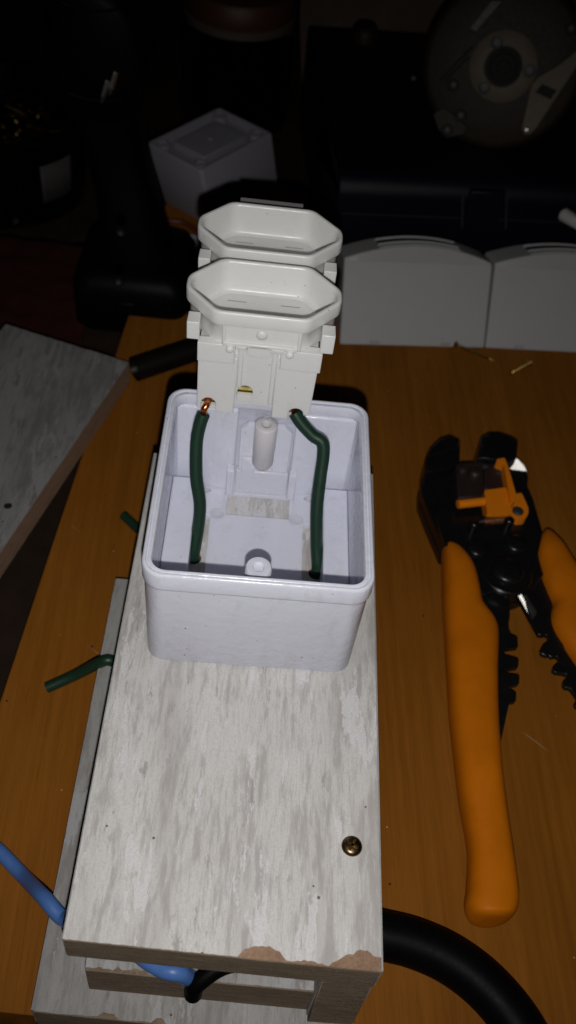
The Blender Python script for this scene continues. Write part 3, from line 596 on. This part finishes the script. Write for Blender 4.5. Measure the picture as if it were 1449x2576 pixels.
tag(o, 'short dark red wire scrap at the foot of the upside down box', 'wire')
wc = pz((476, 640), TZ)
o = obj('plastic_cap', MB().lathe([(11, 0), (11.5, 5), (10.6, 8.5), (8, 10), (7.4, 9.4), (7, 6)], (0, 0, 0), n=28), FARW, smooth=50); o.location = wc * S
tag(o, 'round white plastic cap half hidden beside the black drill foot', 'cap')

# ------------------------------------------------------------------ cordless drill
dr = thing('cordless_drill', 'dark navy cordless drill standing on its battery pack', 'drill', (-88, 318, BZ))
def DR(mb): return mb.shift((-88, 318, BZ))
foot = lambda i, z: at_z(rr(-122 + i, -54 - i, 284 + i, 352 - i, 9, 4), z)
bat = obj('battery_pack', DR(MB().loft([foot(2, BZ), foot(0, BZ + 3), foot(0, BZ + 30), foot(3, BZ + 36), foot(8, BZ + 40)])), DRILL, dr, smooth=40)
obj('battery_latch', DR(MB().box(-96, -84, 282.4, 286, BZ + 18, BZ + 25)), DRILL, bat, bevel=1)
hd = [at_z([(-90 + x + cx, 316 + y + cy) for x, y in rr(-a, a, -b, b, min(a, b) * .7, 4)], z) for a, b, cx, cy, z in ((24, 26, 2, 2, BZ + 34), (20, 23, 2, 0, BZ + 50), (16, 19, -2, 2, BZ + 80), (16, 20, -8, 6, BZ + 105), (19, 26, -14, 10, BZ + 128))]
obj('handle', DR(MB().loft(hd)), DRILL, dr, smooth=60)
bl = []
for y, a, b in ((318, 20, 28), (321, 25, 34), (330, 27, 37), (400, 27, 37), (430, 24, 31), (470, 16, 18), (485, 14, 14)):
    bl.append([(-107 + a * math.cos(2 * math.pi * k / 28), y, 64 + b * math.sin(2 * math.pi * k / 28)) for k in range(28)])
mh = obj('motor_housing', DR(MB().loft(bl)), DRILL, dr, smooth=50)
for z in (30, 42, 88): obj('vent_ridge', DR(MB().tube([(-107 + x, 317.6 - .002 * x * x * 0, z + .012 * x * x) for x in range(-15, 16, 3)], .8, 8)), DRILL, mh, smooth=50)
bt = pd((292, 180), 500)
for k in range(2): obj('spare_bit', DR(MB().lathe([(1.4, 0), (1.5, 1), (1.5, 9), (.6, 13)], tuple(bt + Vector((k * -4.5, 0, k * -5))), (-.3, -.1, -1), n=6)), STEEL, dr)
for k in range(2): pp = pd((305, 580) if k else (300, 705), 405); obj('case_screw', DR(MB().lathe([(2.4, -2), (2.4, 0), (1.2, .6)], tuple(pp), (.2, -.6, .7), n=16)), DRILL, dr, smooth=50)

# ------------------------------------------------------------------ red cloth, clear tub of screws, jar
random.seed(3)
gx, gy = 16, 20; vs = []; fs = []
for j in range(gy + 1):
    for i in range(gx + 1):
        x = -215 + 100 * i / gx; y = 262 + 110 * j / gy
        vs.append((x + random.uniform(-1, 1), y + random.uniform(-1, 1), BZ + 1.4 + 1.6 * math.sin(x * .11 + y * .05) ** 2 + 1.2 * math.sin(y * .17) ** 2))
fs = [(j * (gx + 1) + i, j * (gx + 1) + i + 1, (j + 1) * (gx + 1) + i + 1, (j + 1) * (gx + 1) + i) for j in range(gy) for i in range(gx)]
o = obj('red_cloth', MB().add(vs, fs).shift((-165, 315, BZ)), RED, smooth=80); o.location = Vector((-165, 315, BZ)) * S
md = o.modifiers.new('solid', 'SOLIDIFY'); md.thickness = 1.2 * S; md.offset = -1
tag(o, 'crumpled dark red cloth lying on the bench beside the scrap board', 'cloth')
tc = Vector((-196, 432, BZ))
t = thing('screw_tub', 'clear plastic tub full of screws with a paper label, beside the drill', 'tub', tc)
obj('wall', MB().lathe([(50, .2), (54, 2), (57, 60), (58.5, 62), (57, 63), (55.5, 60), (52.5, 4), (50, 3)], n=48), CLEAR, t, smooth=50)
a0 = -.9; lab = [[(57.6 * math.cos(a0 + .05 * k), 57.6 * math.sin(a0 + .05 * k), z) for k in range(10)] for z in (20, 46)]
mb = MB().add(lab[0] + lab[1], [(k, k + 1, k + 11, k + 10) for k in range(9)]); o = obj('label', mb, PAPER, t, smooth=60)
md = o.modifiers.new('solid', 'SOLIDIFY'); md.thickness = .4 * S
def pile(n, r, z0, z1, seed, Lg=16):
    random.seed(seed); mb = MB()
    for k in range(n):
        a = random.uniform(0, 6.28); q = r * math.sqrt(random.random()); d_ = Vector((random.gauss(0, 1), random.gauss(0, 1), random.gauss(0, .35))).normalized()
        c_ = Vector((q * math.cos(a), q * math.sin(a), random.uniform(z0, z1))); mb.tube([c_ - d_ * Lg / 2, c_ + d_ * Lg * .35, c_ + d_ * Lg / 2], [1.1, .9, .2], 6)
        mb.lathe([(2.2, -.5), (2.4, 0), (1.0, 1.6)], c_ - d_ * Lg / 2, d_, 8)
    return mb
o = obj('loose_screws', pile(150, 40, 8, 52, 5), DGOLD, kind='stuff', smooth=40); o.location = tc * S
o['label'] = 'heap of brassy screws inside the clear tub'; o['category'] = 'screws'
jc = Vector((-46, 566, BZ))
t = thing('glass_jar', 'glass jar with a brown orange lid holding screws at the dark back', 'jar', jc)
obj('glass', MB().lathe([(36, .3), (41, 3), (42.5, 10), (42.5, 70), (38, 78), (36.5, 86), (34.5, 86), (36, 77), (40.5, 69), (40.5, 10), (38, 5), (34, 4)], n=48), GLASS, t, smooth=50)
ldd = obj('lid', MB().lathe([(39.5, 82), (40.5, 84), (40.5, 100), (38, 103), (10, 104)], n=48), LID, t, smooth=40)
obj('lid_rim', MB().lathe([(40.4, 80), (41.6, 81), (41.6, 86), (40.4, 87)], n=48), LIDR, ldd, smooth=50)
o = obj('loose_screws', pile(70, 30, 8, 30, 9), DGOLD, kind='stuff', smooth=40); o.location = jc * S
o['label'] = 'screws at the bottom of the glass jar'; o['category'] = 'screws'

# ------------------------------------------------------------------ tool case, disc saw, leaning board
ca = pz((857, 447), 0.0); cyaw = math.radians(7.0)
tcz = thing('tool_case', 'dark navy metal tool case behind the socket covers', 'tool case', (ca.x, ca.y, TZ), cyaw)
cw, cdp, ch = 330, 205, -TZ
prof = [(0, 0), (cdp, 0), (cdp + 3, ch - 6), (cdp, ch)] + [(13 - 13 * math.sin(math.radians(a)) , ch - 13 + 13 * math.cos(math.radians(a))) for a in range(0, 91, 9)]
obj('case_body', MB().prism(prof, 0, cw, [], 'x'), NAVY, tcz, bevel=1.5, seg=3, smooth=50)
Rc = Matrix.Rotation(-cyaw, 3, 'Z')
def TL(p_): return Rc @ (p_ - Vector((ca.x, ca.y, TZ)))
ring_w = [TL(py(p_, ca.y + (14 if i < 2 else 11))) for i, p_ in enumerate(((1270, 475), (1268, 566), (1159, 561), (1159, 483)))]
lt = obj('latch', MB().box(ring_w[2].x, ring_w[0].x, -3.0, 2, ring_w[1].z, ring_w[0].z), NAVY, tcz, bevel=1)
for a, b in ((ring_w[1], ring_w[0]), (ring_w[2], ring_w[3])): obj('latch_wire', MB().tube([(a.x, -3.4, a.z), (b.x, -3.4, b.z + 1)], .7, 8), GREYM, lt, smooth=60)
obj('lid_seam', MB().box(1, cw - 1, -.5, 1, ch - 24, ch - 23), DARKH, tcz)
kb = TL(pz((915, 75), 4)); obj('knob', MB().lathe([(9, ch - 2), (9.5, ch + 6), (7, ch + 10), (2, ch + 11)], (kb.x, kb.y - 8, 0), n=24), DUST, tcz, smooth=50)
scn = pd((1265, 165), 578); nrm = (CAM - scn).normalized(); nrm = (nrm + Vector((0, 0, -.08))).normalized()
up_ = (Vector((0, 0, 1)) - nrm * nrm.z).normalized(); rt = up_.cross(nrm)
so = Vector((scn.x, scn.y, 0))
sw = thing('disc_saw', 'sawdust covered hand held disc saw with a pale bearing ring, standing on the tool case', 'saw', so)
def SP(px, h=0.0): # pixel onto the saw's disc plane, h in front of it
    d_ = ray(px); q_ = scn + nrm * h; t_ = (q_ - CAM).dot(nrm) / d_.dot(nrm); return CAM + d_ * t_
def sdisc(name, px, prof, m, par, n=40, **k): return obj(name, MB().lathe(prof, SP(px), nrm, n).shift(so), m, par, smooth=45, **k)
gd = sdisc('blade_guard', (1265, 165), [(46, -26), (48.5, -24), (48.5, -2.5), (47, -1), (44, 0), (26, .6), (2, .6)], DUST, sw, 64)
rg = sdisc('bearing_ring', (1266, 167), [(20.2, .5), (20.2, 2.4), (19.6, 2.9), (11.6, 2.9), (11.2, 2.4), (11.2, -1)], RING, sw, 56)
sdisc('spindle', (1267, 168), [(10.8, -1), (10.6, 1.2), (8, 1.6), (7.5, 3), (4, 3.4), (3.6, 5), (1, 5.3)], DARKH, sw, 40)
cZ = crop(1600, 0, 2.058)
for p_ in ((798, 350), (1065, 580), (695, 720)): sdisc('ring_screw', cZ(*p_), [(3.6, 2.6), (3.6, 3.2), (2.8, 3.5), (.5, 3.5)], GREYM, rg, 20)
def sprism(name, pts, h0, h1, m, par):
    a = [SP(cZ(*p_), h1) for p_ in pts]; b = [v - nrm * (h1 - h0) for v in a]; n = len(a)
    return obj(name, MB().loft([[tuple(v) for v in b], [tuple(v) for v in a]]).shift(so), m, par, bevel=.5)
sprism('guard_lever', ((1000, 1060), (1080, 700), (1130, 640), (1300, 540), (1449, 420), (1560, 380), (1600, 440), (1449, 560), (1290, 800), (1120, 1060), (1070, 1110), (1020, 1110)), 1.5, 4.5, RING, sw)
sprism('lever_slot', ((1115, 760), (1170, 690), (1290, 745), (1240, 820)), 4.4, 4.8, DARKH, sw)
sdisc('lever_screw', cZ(1042, 1062), [(2.2, 4.4), (2.2, 5.6), (1.4, 6.2), (.3, 6.4)], STEEL, sw, 16)
sprism('rib', ((570, 240), (760, 0), (850, 0), (620, 265)), .4, 1.8, GREYM, sw)
for p_, q_ in (((330, 660), (600, 380)), ((370, 670), (560, 470))): obj('guard_ridge', MB().tube([SP(cZ(*p_), .9), SP(cZ(*q_), .9)], .6, 8).shift(so), DUST, sw, smooth=50)
for p_ in ((388, 1070), (500, 950), (1410, 235), (440, 700)): sdisc('guard_bolt', cZ(*p_), [(4, -1), (4, 1.8), (3, 2.8), (.6, 3.2)], GREYM, sw, 6)
sprism('clamp_bracket', ((270, 945), (340, 885), (420, 920), (560, 1050), (520, 1110), (380, 1140), (310, 1060)), -2, 1.2, DUST, sw)
obj('motor_body', MB().tube([scn - nrm * 24 + up_ * 4, scn - nrm * 60 + up_ * 6, scn - nrm * 96 + up_ * 6], [27, 30, 24], 32).shift(so), DRILL, sw, smooth=40)
sdisc('grey_dome', (1040, 197), [(2.0, 0), (1.5, 1.5), (.4, 2)], GREYM, sw, 12)  # small dull grey metal dome at the left of the guard disc
t = thing('pink_board', 'dusty pinkish board standing upright behind the tool case', 'board', (90, 640, BZ))
pl_ = [(py((742, 0), 640).x, 200), (240, 200), (240, BZ), (py((752, 170), 640).x + 4, BZ), (py((742, 150), 640).x, -30)]
obj('board', MB().prism(pl_, 640, 658, [], 'y').shift((90, 640, BZ)), PINK, t, bevel=.8)
sc.render.engine = 'CYCLES'
sc.cycles.max_bounces = 12; sc.cycles.diffuse_bounces = 6
